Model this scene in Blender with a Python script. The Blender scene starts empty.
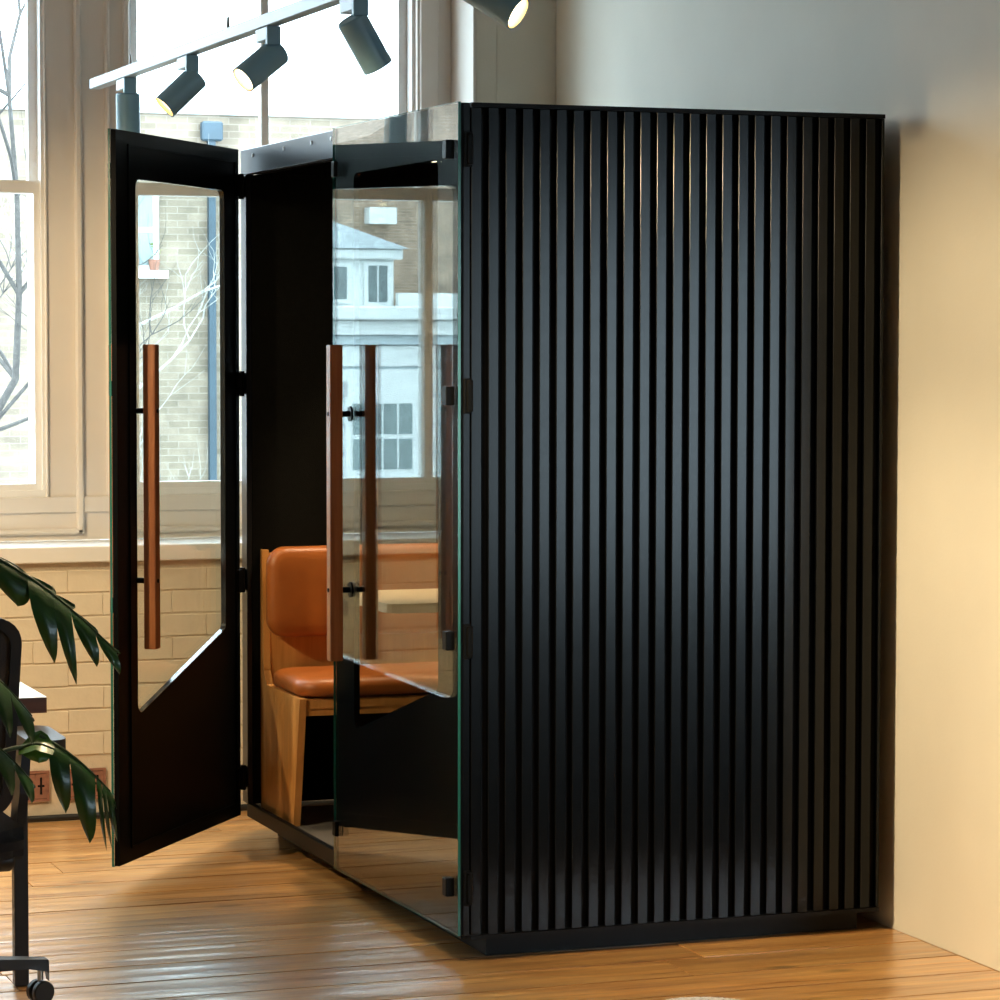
import bpy, bmesh, math, random
from mathutils import Vector, Matrix, Euler
random.seed(7)
scene = bpy.context.scene
COL = scene.collection
PI = math.pi

# ------------------------------------------------------------------ camera
YAW, PITCH, ROLL = 0.3475, 0.0545, 0.0012
cam_data = bpy.data.cameras.new('camera')
cam = bpy.data.objects.new('camera', cam_data)
COL.objects.link(cam)
cam_data.sensor_width = 36.0
cam_data.lens = 36.0 * 3006.1 / 1000.0
cam_data.clip_start, cam_data.clip_end = 0.1, 400
_d = Vector((math.sin(YAW) * math.cos(PITCH), math.cos(YAW) * math.cos(PITCH), -math.sin(PITCH)))
_r = Vector((math.cos(YAW), -math.sin(YAW), 0))
_u = _r.cross(_d)
_r2 = _r * math.cos(ROLL) + _u * math.sin(ROLL)
_u2 = -_r * math.sin(ROLL) + _u * math.cos(ROLL)
_m = Matrix((_r2, _u2, -_d)).transposed().to_4x4()
_m.translation = Vector((-2.5037, -7.2289, 1.6086))
cam.matrix_world = _m
scene.camera = cam

# ------------------------------------------------------------------ world: bright overcast daylight
SKY_STRENGTH = 9.0
world = bpy.data.worlds.new('overcast_sky')
scene.world = world
world.use_nodes = True
_nt = world.node_tree
_nt.nodes.clear()
_out = _nt.nodes.new('ShaderNodeOutputWorld')
_bg = _nt.nodes.new('ShaderNodeBackground')
_bg.inputs['Strength'].default_value = SKY_STRENGTH
_tc = _nt.nodes.new('ShaderNodeTexCoord')
_sep = _nt.nodes.new('ShaderNodeSeparateXYZ')
_ramp = _nt.nodes.new('ShaderNodeValToRGB')
_ramp.color_ramp.elements[0].position = 0.0
_ramp.color_ramp.elements[0].color = (0.66, 0.86, 1.0, 1)
_ramp.color_ramp.elements[1].position = 1.0
_ramp.color_ramp.elements[1].color = (0.74, 0.90, 1.0, 1)
_nt.links.new(_tc.outputs['Generated'], _sep.inputs[0])
_nt.links.new(_sep.outputs['Z'], _ramp.inputs[0])
_nt.links.new(_ramp.outputs[0], _bg.inputs['Color'])
_nt.links.new(_bg.outputs[0], _out.inputs['Surface'])

# ------------------------------------------------------------------ view
scene.view_settings.view_transform = 'Standard'
scene.view_settings.look = 'None'
scene.view_settings.gamma = 1.0
scene.view_settings.use_curve_mapping = False
scene.view_settings.exposure = 0.35
scene.cycles.use_denoising = True
scene.cycles.max_bounces = 10
scene.cycles.diffuse_bounces = 5
scene.cycles.transparent_max_bounces = 24
scene.cycles.sample_clamp_indirect = 6.0

LAMP_COL = (1.0, 0.77, 0.46)
LAMP_W = 60.0

def portal(name, loc, rot, sx, sy):
    l = bpy.data.lights.new(name, 'AREA')
    l.shape = 'RECTANGLE'
    l.size, l.size_y = sx, sy
    l.cycles.is_portal = True
    o = bpy.data.objects.new(name, l)
    COL.objects.link(o)
    o.location, o.rotation_euler = loc, rot
    return o
# daylight portals at the window openings (they only guide the sky's light)
portal('daylight_portal', (-1.21, 2.97, 2.15), (-PI / 2, 0, 0), 1.45, 2.2)
portal('daylight_portal', (0.32, 2.97, 2.15), (-PI / 2, 0, 0), 1.02, 2.2)
portal('daylight_portal', (-3.3, 2.97, 2.15), (-PI / 2, 0, 0), 1.45, 2.2)
portal('daylight_portal', (5.4, -10.75, 1.25), (PI / 2, 0, 0), 3.0, 2.3)

# ------------------------------------------------------------------ materials
MATS = {}
def mat(name, base=(0.5, 0.5, 0.5), rough=0.5, metal=0.0, noise=0.0, nscale=8.0, bump=0.0, bscale=60.0, stretch=(1, 1, 1),
        coat=0.0, spec=0.5, coords='Object', rnd=0.0, emit=None, estr=0.0, sheen=0.0, rough_var=0.0, coat_rough=0.05):
    m = bpy.data.materials.new(name)
    m.use_nodes = True
    nt = m.node_tree
    b = nt.nodes['Principled BSDF']
    b.inputs['Roughness'].default_value = rough
    b.inputs['Metallic'].default_value = metal
    b.inputs['Specular IOR Level'].default_value = spec
    b.inputs['Coat Weight'].default_value = coat
    b.inputs['Coat Roughness'].default_value = coat_rough
    b.inputs['Sheen Weight'].default_value = sheen
    if emit:
        b.inputs['Emission Color'].default_value = (*emit, 1)
        b.inputs['Emission Strength'].default_value = estr
    tc = nt.nodes.new('ShaderNodeTexCoord')
    mp = nt.nodes.new('ShaderNodeMapping')
    mp.inputs['Scale'].default_value = stretch
    nt.links.new(tc.outputs[coords], mp.inputs[0])
    n = nt.nodes.new('ShaderNodeTexNoise')
    n.inputs['Scale'].default_value = nscale
    n.inputs['Detail'].default_value = 5
    nt.links.new(mp.outputs[0], n.inputs['Vector'])
    ramp = nt.nodes.new('ShaderNodeValToRGB')
    lo = tuple(max(0, c * (1 - noise)) for c in base)
    hi = tuple(min(1, c * (1 + noise)) for c in base)
    ramp.color_ramp.elements[0].position = 0.3
    ramp.color_ramp.elements[1].position = 0.7
    ramp.color_ramp.elements[0].color = (*lo, 1)
    ramp.color_ramp.elements[1].color = (*hi, 1)
    nt.links.new(n.outputs['Fac'], ramp.inputs[0])
    col = ramp.outputs[0]
    if rnd:
        oi = nt.nodes.new('ShaderNodeObjectInfo')
        mr = nt.nodes.new('ShaderNodeMapRange')
        mr.inputs['To Min'].default_value = 1 - rnd
        mr.inputs['To Max'].default_value = 1 + rnd
        nt.links.new(oi.outputs['Random'], mr.inputs['Value'])
        hs = nt.nodes.new('ShaderNodeHueSaturation')
        nt.links.new(mr.outputs[0], hs.inputs['Value'])
        nt.links.new(col, hs.inputs['Color'])
        col = hs.outputs[0]
    nt.links.new(col, b.inputs['Base Color'])
    if rough_var:
        mr = nt.nodes.new('ShaderNodeMapRange')
        mr.inputs['To Min'].default_value = max(0, rough - rough_var)
        mr.inputs['To Max'].default_value = rough + rough_var
        nt.links.new(n.outputs['Fac'], mr.inputs['Value'])
        nt.links.new(mr.outputs[0], b.inputs['Roughness'])
    if bump:
        n2 = nt.nodes.new('ShaderNodeTexNoise')
        n2.inputs['Scale'].default_value = bscale
        n2.inputs['Detail'].default_value = 4
        nt.links.new(mp.outputs[0], n2.inputs['Vector'])
        bp = nt.nodes.new('ShaderNodeBump')
        bp.inputs['Strength'].default_value = bump
        bp.inputs['Distance'].default_value = 0.01
        nt.links.new(n2.outputs['Fac'], bp.inputs['Height'])
        nt.links.new(bp.outputs[0], b.inputs['Normal'])
    MATS[name] = m
    return m

def glass_mat(name, tint=(0.96, 0.985, 0.975)):
    m = bpy.data.materials.new(name)
    m.use_nodes = True
    nt = m.node_tree
    nt.nodes.clear()
    out = nt.nodes.new('ShaderNodeOutputMaterial')
    tr = nt.nodes.new('ShaderNodeBsdfTransparent')
    tr.inputs[0].default_value = (*tint, 1)
    gl = nt.nodes.new('ShaderNodeBsdfGlossy')
    gl.inputs['Roughness'].default_value = 0.0
    fr = nt.nodes.new('ShaderNodeFresnel')
    geo = nt.nodes.new('ShaderNodeNewGeometry')
    mr = nt.nodes.new('ShaderNodeMapRange')     # same index of refraction seen from either side of the sheet
    mr.inputs['To Min'].default_value = 1.52
    mr.inputs['To Max'].default_value = 1 / 1.52
    nt.links.new(geo.outputs['Backfacing'], mr.inputs['Value'])
    nt.links.new(mr.outputs[0], fr.inputs['IOR'])
    mx = nt.nodes.new('ShaderNodeMixShader')
    nt.links.new(fr.outputs[0], mx.inputs[0])
    nt.links.new(tr.outputs[0], mx.inputs[1])
    nt.links.new(gl.outputs[0], mx.inputs[2])
    nt.links.new(mx.outputs[0], out.inputs['Surface'])
    MATS[name] = m
    return m

def wood_mat(name, c1, c2, rough=0.35, axis='X', scale=1.0, rnd=0.12, knots=False, coat=0.0, rough_var=0.08, wavy=0.0):
    m = bpy.data.materials.new(name)
    m.use_nodes = True
    nt = m.node_tree
    b = nt.nodes['Principled BSDF']
    tc = nt.nodes.new('ShaderNodeTexCoord')
    oi = nt.nodes.new('ShaderNodeObjectInfo')
    off = nt.nodes.new('ShaderNodeVectorMath')
    off.operation = 'SCALE'
    comb = nt.nodes.new('ShaderNodeCombineXYZ')
    for i in range(3):
        nt.links.new(oi.outputs['Random'], comb.inputs[i])
    nt.links.new(comb.outputs[0], off.inputs[0])
    off.inputs['Scale'].default_value = 37.0
    add = nt.nodes.new('ShaderNodeVectorMath')
    add.operation = 'ADD'
    nt.links.new(tc.outputs['Object'], add.inputs[0])
    nt.links.new(off.outputs[0], add.inputs[1])
    mp = nt.nodes.new('ShaderNodeMapping')
    s = {'X': (0.9, 14, 14), 'Y': (14, 0.9, 14), 'Z': (14, 14, 0.9)}[axis]
    mp.inputs['Scale'].default_value = tuple(v * scale for v in s)
    nt.links.new(add.outputs[0], mp.inputs[0])
    n = nt.nodes.new('ShaderNodeTexNoise')
    n.inputs['Scale'].default_value = 2.2
    n.inputs['Detail'].default_value = 8
    n.inputs['Roughness'].default_value = 0.62
    n.inputs['Distortion'].default_value = 0.5
    nt.links.new(mp.outputs[0], n.inputs['Vector'])
    ramp = nt.nodes.new('ShaderNodeValToRGB')
    ramp.color_ramp.elements[0].position = 0.33
    ramp.color_ramp.elements[1].position = 0.66
    ramp.color_ramp.elements[0].color = (*c1, 1)
    ramp.color_ramp.elements[1].color = (*c2, 1)
    nt.links.new(n.outputs['Fac'], ramp.inputs[0])
    col = ramp.outputs[0]
    if knots:
        mp2 = nt.nodes.new('ShaderNodeMapping')
        mp2.inputs['Scale'].default_value = (2.2, 5.5, 5.5)
        nt.links.new(add.outputs[0], mp2.inputs[0])
        v = nt.nodes.new('ShaderNodeTexVoronoi')
        v.inputs['Scale'].default_value = 1.0
        nt.links.new(mp2.outputs[0], v.inputs['Vector'])
        kr = nt.nodes.new('ShaderNodeValToRGB')
        kr.color_ramp.elements[0].position = 0.04
        kr.color_ramp.elements[0].color = (0.25, 0.25, 0.25, 1)
        kr.color_ramp.elements[1].position = 0.13
        kr.color_ramp.elements[1].color = (1, 1, 1, 1)
        nt.links.new(v.outputs['Distance'], kr.inputs[0])
        mul = nt.nodes.new('ShaderNodeMix')
        mul.data_type = 'RGBA'
        mul.blend_type = 'MULTIPLY'
        mul.inputs['Factor'].default_value = 0.75
        nt.links.new(col, mul.inputs['A'])
        nt.links.new(kr.outputs[0], mul.inputs['B'])
        col = mul.outputs['Result']
    hs = nt.nodes.new('ShaderNodeHueSaturation')
    mr = nt.nodes.new('ShaderNodeMapRange')
    mr.inputs['To Min'].default_value = 1 - rnd
    mr.inputs['To Max'].default_value = 1 + rnd
    nt.links.new(oi.outputs['Random'], mr.inputs['Value'])
    nt.links.new(mr.outputs[0], hs.inputs['Value'])
    nt.links.new(col, hs.inputs['Color'])
    nt.links.new(hs.outputs[0], b.inputs['Base Color'])
    r2 = nt.nodes.new('ShaderNodeMapRange')
    r2.inputs['To Min'].default_value = rough - rough_var
    r2.inputs['To Max'].default_value = rough + rough_var
    nt.links.new(n.outputs['Fac'], r2.inputs['Value'])
    nt.links.new(r2.outputs[0], b.inputs['Roughness'])
    b.inputs['Coat Weight'].default_value = coat
    b.inputs['Coat Roughness'].default_value = 0.30
    b.inputs['Coat IOR'].default_value = 1.75
    bp = nt.nodes.new('ShaderNodeBump')
    bp.inputs['Strength'].default_value = 0.12
    bp.inputs['Distance'].default_value = 0.01
    nt.links.new(n.outputs['Fac'], bp.inputs['Height'])
    nt.links.new(bp.outputs[0], b.inputs['Normal'])
    if wavy:                                   # cupped, worn boards: gentle hollows across the grain
        mp3 = nt.nodes.new('ShaderNodeMapping')
        mp3.inputs['Scale'].default_value = (1.3, 11, 11)
        nt.links.new(add.outputs[0], mp3.inputs[0])
        n3 = nt.nodes.new('ShaderNodeTexNoise')
        n3.inputs['Scale'].default_value = 1.0
        n3.inputs['Detail'].default_value = 2.5
        nt.links.new(mp3.outputs[0], n3.inputs['Vector'])
        b3 = nt.nodes.new('ShaderNodeBump')
        b3.inputs['Strength'].default_value = wavy
        b3.inputs['Distance'].default_value = 0.01
        nt.links.new(n3.outputs['Fac'], b3.inputs['Height'])
        nt.links.new(b3.outputs[0], bp.inputs['Normal'])
        nt.links.new(bp.outputs[0], b.inputs['Coat Normal'])
    MATS[name] = m
    return m

def brick_tex_mat(name, c1, c2, mortar, rough=0.9, bw=0.24, bh=0.078):
    m = bpy.data.materials.new(name)
    m.use_nodes = True
    nt = m.node_tree
    b = nt.nodes['Principled BSDF']
    b.inputs['Roughness'].default_value = rough
    tc = nt.nodes.new('ShaderNodeTexCoord')
    sp = nt.nodes.new('ShaderNodeSeparateXYZ')
    ad = nt.nodes.new('ShaderNodeMath')
    cb = nt.nodes.new('ShaderNodeCombineXYZ')
    nt.links.new(tc.outputs['Object'], sp.inputs[0])
    nt.links.new(sp.outputs['X'], ad.inputs[0])
    nt.links.new(sp.outputs['Y'], ad.inputs[1])
    nt.links.new(ad.outputs[0], cb.inputs['X'])
    nt.links.new(sp.outputs['Z'], cb.inputs['Y'])
    br = nt.nodes.new('ShaderNodeTexBrick')
    br.inputs['Scale'].default_value = 1.0
    br.inputs['Brick Width'].default_value = bw
    br.inputs['Row Height'].default_value = bh
    br.inputs['Mortar Size'].default_value = 0.006
    br.inputs['Color1'].default_value = (*c1, 1)
    br.inputs['Color2'].default_value = (*c2, 1)
    br.inputs['Mortar'].default_value = (*mortar, 1)
    nt.links.new(cb.outputs[0], br.inputs['Vector'])
    n = nt.nodes.new('ShaderNodeTexNoise')
    n.inputs['Scale'].default_value = 3.0
    n.inputs['Detail'].default_value = 8
    nt.links.new(tc.outputs['Object'], n.inputs['Vector'])
    hs = nt.nodes.new('ShaderNodeHueSaturation')
    mr = nt.nodes.new('ShaderNodeMapRange')
    mr.inputs['From Min'].default_value = 0.3
    mr.inputs['From Max'].default_value = 0.7
    mr.inputs['To Min'].default_value = 0.72
    mr.inputs['To Max'].default_value = 1.25
    nt.links.new(n.outputs['Fac'], mr.inputs['Value'])
    nt.links.new(mr.outputs[0], hs.inputs['Value'])
    nt.links.new(br.outputs['Color'], hs.inputs['Color'])
    nt.links.new(hs.outputs[0], b.inputs['Base Color'])
    MATS[name] = m
    return m

mat('wall_paint', (0.74, 0.71, 0.62), 0.75, noise=0.03, nscale=3, bump=0.05, bscale=120)
mat('ceiling_paint', (0.60, 0.60, 0.59), 0.85, noise=0.02)
mat('joinery_paint', (0.76, 0.71, 0.65), 0.45, noise=0.02, nscale=6, bump=0.03, bscale=40)
mat('sash_paint', (0.84, 0.83, 0.81), 0.4, noise=0.02, nscale=6)
mat('brick_paint', (0.72, 0.64, 0.50), 0.6, noise=0.04, nscale=9, bump=0.25, bscale=22, rnd=0.03)
mat('mortar_paint', (0.66, 0.57, 0.44), 0.7, noise=0.06, nscale=12, bump=0.4, bscale=50)
wood_mat('pine_board', (0.40, 0.165, 0.042), (0.82, 0.47, 0.16), 0.30, 'X', 1.0, 0.16, True, 1.0, 0.09, 1.1)
wood_mat('oak_veneer', (0.54, 0.24, 0.06), (0.68, 0.33, 0.10), 0.42, 'Z', 1.3, 0.05)
wood_mat('pale_oak', (0.68, 0.50, 0.30), (0.80, 0.63, 0.42), 0.4, 'X', 1.2, 0.03)
wood_mat('walnut', (0.34, 0.11, 0.036), (0.50, 0.19, 0.07), 0.36, 'Z', 1.6, 0.05)
wood_mat('walnut_edge', (0.16, 0.05, 0.025), (0.26, 0.09, 0.04), 0.4, 'X', 1.6, 0.05)
mat('booth_black', (0.0022, 0.0026, 0.003), 0.18, spec=0.25, noise=0.1, nscale=20, rough_var=0.02)
mat('booth_edge_black', (0.003, 0.003, 0.0035), 0.5, spec=0.2, noise=0.1, nscale=20)
mat('booth_felt', (0.006, 0.006, 0.0052), 0.95, spec=0.1, noise=0.15, nscale=60, bump=0.3, bscale=400)
mat('booth_carpet', (0.13, 0.12, 0.11), 0.95, noise=0.25, nscale=200, bump=0.5, bscale=500)
mat('gloss_black', (0.003, 0.0035, 0.004), 0.38, spec=0.05, noise=0.05, nscale=4)
mat('polished_black', (0.01, 0.011, 0.012), 0.06, spec=1.0, noise=0.05)
mat('header_metal', (0.010, 0.012, 0.015), 0.30, spec=0.5, noise=0.05, nscale=4)
mat('rubber_black', (0.012, 0.012, 0.012), 0.45, noise=0.1)
mat('hinge_black', (0.005, 0.005, 0.005), 0.4, spec=0.1, noise=0.1)
mat('screw_steel', (0.55, 0.55, 0.55), 0.3, metal=1.0, noise=0.05)
mat('glass_edge', (0.02, 0.15, 0.125), 0.15, noise=0.05, nscale=30)
mat('tan_leather', (0.38, 0.11, 0.020), 0.42, noise=0.07, nscale=14, bump=0.08, bscale=260)
mat('track_paint', (0.24, 0.32, 0.36), 0.35, noise=0.03)
mat('lamp_housing', (0.20, 0.38, 0.50), 0.38, noise=0.04)
mat('lamp_inner', (0.8, 0.6, 0.35), 0.3, metal=0.6, noise=0.04)
mat('lamp_glow', (1, 0.9, 0.75), 0.5, noise=0.01, emit=(1.0, 0.72, 0.40), estr=9.0)
mat('booth_lamp_glow', (1, 0.9, 0.75), 0.5, noise=0.01, emit=(1.0, 0.80, 0.55), estr=8.0)
mat('wire_steel', (0.4, 0.4, 0.4), 0.3, metal=1.0, noise=0.04)
mat('chair_plastic', (0.012, 0.012, 0.014), 0.42, noise=0.1, nscale=30)
mat('chair_mesh', (0.05, 0.045, 0.045), 0.8, noise=0.2, nscale=300, bump=0.4, bscale=700)
mat('chair_fabric', (0.015, 0.015, 0.018), 0.9, noise=0.15, nscale=200, bump=0.3, bscale=500)
mat('desk_white', (0.82, 0.82, 0.82), 0.35, noise=0.02)
mat('desk_leg_metal', (0.018, 0.017, 0.017), 0.4, noise=0.1)
mat('leaf_green', (0.014, 0.066, 0.008), 0.36, noise=0.35, nscale=22, bump=0.1, bscale=60, coat=0.15)
mat('leaf_young', (0.06, 0.16, 0.012), 0.35, noise=0.25, nscale=22)
mat('stem_green', (0.03, 0.06, 0.015), 0.5, noise=0.3, nscale=30)
mat('pot_ceramic', (0.55, 0.53, 0.50), 0.5, noise=0.06, nscale=10)
mat('soil', (0.04, 0.025, 0.015), 0.95, noise=0.4, nscale=60, bump=0.8, bscale=120)
mat('terracotta', (0.28, 0.13, 0.09), 0.8, noise=0.25, nscale=40)
mat('vent_dark', (0.01, 0.007, 0.006), 0.9, noise=0.2)
mat('cable_black', (0.01, 0.01, 0.01), 0.5, noise=0.1)
mat('pouf_fabric', (0.42, 0.41, 0.40), 0.9, noise=0.05, nscale=150, bump=0.3, bscale=400)
glass_mat('clear_glass')
glass_mat('window_glass', (0.985, 0.99, 0.985))
brick_tex_mat('stock_brick', (0.245, 0.195, 0.145), (0.18, 0.145, 0.105), (0.26, 0.22, 0.175))
brick_tex_mat('brown_brick', (0.34, 0.24, 0.17), (0.25, 0.18, 0.125), (0.38, 0.32, 0.26))
mat('stone_coping', (0.50, 0.55, 0.56), 0.8, noise=0.1, nscale=4)
mat('white_render', (0.68, 0.70, 0.69), 0.7, noise=0.03, nscale=2)
mat('slate', (0.30, 0.34, 0.36), 0.6, noise=0.2, nscale=5)
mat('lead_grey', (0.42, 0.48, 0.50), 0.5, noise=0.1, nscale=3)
mat('far_pane', (0.12, 0.15, 0.15), 0.08, noise=0.3, nscale=2)
mat('far_pane_pale', (0.20, 0.25, 0.25), 0.3, noise=0.15, nscale=2)
mat('pipe_blue', (0.03, 0.055, 0.075), 0.5, noise=0.15, nscale=5)
mat('bark_dark', (0.06, 0.055, 0.05), 0.9, noise=0.3, nscale=20)
mat('bark_pale', (0.34, 0.33, 0.30), 0.9, noise=0.2, nscale=20)
mat('asphalt', (0.22, 0.22, 0.21), 0.9, noise=0.15, nscale=3)
mat('moss', (0.40, 0.48, 0.10), 0.9, noise=0.3, nscale=10)

# ------------------------------------------------------------------ helpers
def bm_box(bm, x0, x1, y0, y1, z0, z1, bevel=0.0, seg=1):
    r = bmesh.ops.create_cube(bm, size=1.0)
    vs = r['verts']
    for v in vs:
        v.co = Vector(((x0 + x1) / 2 + v.co.x * (x1 - x0), (y0 + y1) / 2 + v.co.y * (y1 - y0), (z0 + z1) / 2 + v.co.z * (z1 - z0)))
    if bevel:
        es = list({e for v in vs for e in v.link_edges})
        bmesh.ops.bevel(bm, geom=es, offset=bevel, segments=seg, affect='EDGES', profile=0.5)
    return bm

def bm_tube(bm, pts, radii, n=10, cap=True):
    pts = [Vector(p) for p in pts]
    if not isinstance(radii, (list, tuple)):
        radii = [radii] * len(pts)
    rings = []
    up = None
    for i, p in enumerate(pts):
        if i == 0: t = pts[1] - pts[0]
        elif i == len(pts) - 1: t = pts[-1] - pts[-2]
        else: t = (pts[i + 1] - pts[i - 1])
        t.normalize()
        if up is None:
            up = Vector((0, 0, 1)) if abs(t.z) < 0.9 else Vector((1, 0, 0))
        a = (up - t * up.dot(t)).normalized()
        up = a
        b = t.cross(a)
        rings.append([bm.verts.new(p + (a * math.cos(2 * PI * k / n) + b * math.sin(2 * PI * k / n)) * radii[i]) for k in range(n)])
    for i in range(len(rings) - 1):
        for k in range(n):
            bm.faces.new((rings[i][k], rings[i][(k + 1) % n], rings[i + 1][(k + 1) % n], rings[i + 1][k]))
    if cap:
        bm.faces.new(list(reversed(rings[0])))
        bm.faces.new(rings[-1])
    return bm

def bm_lathe(bm, prof, n=32, axis_loc=(0, 0, 0)):
    ox, oy, oz = axis_loc
    rings = []
    for r, z in prof:
        if r < 1e-6:
            rings.append([bm.verts.new((ox, oy, oz + z))])
        else:
            rings.append([bm.verts.new((ox + r * math.cos(2 * PI * k / n), oy + r * math.sin(2 * PI * k / n), oz + z)) for k in range(n)])
    for a, b in zip(rings[:-1], rings[1:]):
        for k in range(n):
            k2 = (k + 1) % n
            if len(a) == 1 and len(b) == 1: continue
            if len(a) == 1: bm.faces.new((a[0], b[k2], b[k]))
            elif len(b) == 1: bm.faces.new((a[k], a[k2], b[0]))
            else: bm.faces.new((a[k], a[k2], b[k2], b[k]))
    return bm

def bm_prism(bm, poly, mapf, t0, t1):
    """extrude a 2-D polygon (a,b) between t0 and t1; mapf(a,b,t)->xyz"""
    lo = [bm.verts.new(mapf(a, b, t0)) for a, b in poly]
    hi = [bm.verts.new(mapf(a, b, t1)) for a, b in poly]
    bm.faces.new(lo)
    bm.faces.new(list(reversed(hi)))
    n = len(poly)
    for i in range(n):
        bm.faces.new((lo[i], hi[i], hi[(i + 1) % n], lo[(i + 1) % n]))
    return bm

def bm_ring(bm, outer, inner, mapf, t0, t1):
    """flat panel with a hole: outer and inner loops (lists of (a,b)), extruded t0..t1"""
    loops = []
    for t in (t0, t1):
        o = [bm.verts.new(mapf(a, b, t)) for a, b in outer]
        i = [bm.verts.new(mapf(a, b, t)) for a, b in inner]
        es = [bm.edges.new((o[k], o[(k + 1) % len(o)])) for k in range(len(o))]
        es += [bm.edges.new((i[k], i[(k + 1) % len(i)])) for k in range(len(i))]
        bmesh.ops.triangle_fill(bm, edges=es, use_beauty=True)
        loops.append((o, i))
    for j in (0, 1):
        a, b = loops[0][j], loops[1][j]
        for k in range(len(a)):
            bm.faces.new((a[k], b[k], b[(k + 1) % len(a)], a[(k + 1) % len(a)]))
    return bm

def rounded(poly, rad, seg=5):
    out = []
    n = len(poly)
    for i in range(n):
        p0, p, p1 = Vector(poly[i - 1]), Vector(poly[i]), Vector(poly[(i + 1) % n])
        a, b = (p0 - p).normalized(), (p1 - p).normalized()
        ang = a.angle(b)
        d = min(rad / math.tan(ang / 2), (p0 - p).length * 0.45, (p1 - p).length * 0.45)
        r = d * math.tan(ang / 2)
        s, e = p + a * d, p + b * d
        c = p + (a + b).normalized() * (r / math.sin(ang / 2))
        a0 = math.atan2(s.y - c.y, s.x - c.x)
        a1 = math.atan2(e.y - c.y, e.x - c.x)
        da = (a1 - a0 + PI) % (2 * PI) - PI
        for k in range(seg + 1):
            t = a0 + da * k / seg
            out.append((c.x + r * math.cos(t), c.y + r * math.sin(t)))
    return out

def obj(name, bm, m, parent=None, smooth=None):
    bmesh.ops.recalc_face_normals(bm, faces=bm.faces)
    me = bpy.data.meshes.new(name)
    bm.to_mesh(me)
    bm.free()
    if smooth is not None:
        for p in me.polygons: p.use_smooth = True
        if smooth < 180:
            me.set_sharp_from_angle(angle=math.radians(smooth))
    me.materials.append(MATS[m])
    o = bpy.data.objects.new(name, me)
    COL.objects.link(o)
    if parent is not None: o.parent = parent
    if smooth is not None and smooth < 60:
        wn = o.modifiers.new('weighted_normals', 'WEIGHTED_NORMAL')
        wn.keep_sharp = True
    return o

def share(name, me, parent=None, loc=(0, 0, 0), scale=(1, 1, 1), rot=(0, 0, 0)):
    o = bpy.data.objects.new(name, me)
    COL.objects.link(o)
    o.location, o.scale, o.rotation_euler = loc, scale, rot
    if parent is not None: o.parent = parent
    return o

def box(name, m, x0, x1, y0, y1, z0, z1, parent=None, bevel=0.0, seg=1):
    return obj(name, bm_box(bmesh.new(), x0, x1, y0, y1, z0, z1, bevel, seg), m, parent, 35 if bevel and seg > 1 else None)

def empty(name, loc=(0, 0, 0), rz=0.0, parent=None):
    o = bpy.data.objects.new(name, None)
    o.empty_display_size = 0.1
    COL.objects.link(o)
    o.location = loc
    o.rotation_euler = (0, 0, rz)
    if parent is not None: o.parent = parent
    return o

def tag(o, label, cat, group=None, kind=None):
    o['label'] = label
    o['category'] = cat
    if group: o['group'] = group
    if kind: o['kind'] = kind
    return o

def struct(o, label, cat):
    return tag(o, label, cat, kind='structure')

# ------------------------------------------------------------------ dimensions
L, W, H = 1.206, 2.127, 2.2         # booth depth (x), width (y), height
RW = 1.262                          # face of the right-hand wall
WY = 2.60                           # face of the brick wall under the windows
WP = 2.86                           # plane of the window joinery, set back above the ledge
CEIL = 3.7

# ================================================================== SETTING
# ---- floor: slab plus individual boards in the part the photograph shows
BW = 0.196
mat('subfloor', (0.03, 0.018, 0.01), 0.9, noise=0.2)
floor = obj('floor', bm_box(bmesh.new(), -6.2, 7.2, -10.8, WY + 0.35, -0.08, -0.022), 'subfloor')
struct(floor, 'varnished honey pine floorboards running under the black booth', 'floor')
y = WY - 0.004
row = 0
board_meshes = {}
while y > -4.2:
    y0, y1 = y - BW + 0.004, y
    xs = [-4.4]
    x = -4.4 + random.uniform(0.4, 2.2)
    while x < RW - 0.5:
        xs.append(x)
        x += random.uniform(1.5, 2.9)
    xs.append(RW if y1 > -0.69 else 2.4)
    for a, b in zip(xs[:-1], xs[1:]):
        ln = b - a - 0.003
        bm = bm_box(bmesh.new(), 0, ln, -BW / 2 + 0.0026 + random.uniform(0, 0.002), BW / 2 - 0.0026 - random.uniform(0, 0.002), -0.022, 0.0 - random.uniform(0, 0.0012))
        o = obj('floorboard', bm, 'pine_board', floor)
        o.location = (a, (y0 + y1) / 2, 0)
    y -= BW
    row += 1
# remaining floor towards the camera and at the sides, outside the frame
def plank_floor_mat():
    m = MATS['pine_board'].copy()
    m.name = 'pine_board_far'
    nt = m.node_tree
    b = nt.nodes['Principled BSDF']
    tc = nt.nodes.new('ShaderNodeTexCoord')
    br = nt.nodes.new('ShaderNodeTexBrick')
    br.inputs['Scale'].default_value = 1
    br.inputs['Brick Width'].default_value = 2.3
    br.inputs['Row Height'].default_value = BW
    br.inputs['Mortar Size'].default_value = 0.002
    br.inputs['Color1'].default_value = (0.62, 0.34, 0.13, 1)
    br.inputs['Color2'].default_value = (0.50, 0.25, 0.085, 1)
    br.inputs['Mortar'].default_value = (0.1, 0.05, 0.02, 1)
    nt.links.new(tc.outputs['Object'], br.inputs['Vector'])
    nt.links.new(br.outputs['Color'], b.inputs['Base Color'])
    MATS['pine_board_far'] = m
plank_floor_mat()
bm = bmesh.new()
bm_box(bm, -6.2, 7.2, -10.8, y, -0.021, 0)
bm_box(bm, -6.2, -4.402, y, WY, -0.021, 0)
bm_box(bm, 2.402, 7.2, y, WY, -0.021, 0)
bm_box(bm, RW + 0.002, 2.4, -0.74, WY, -0.021, 0)
obj('board_field', bm, 'pine_board_far', floor)

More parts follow.
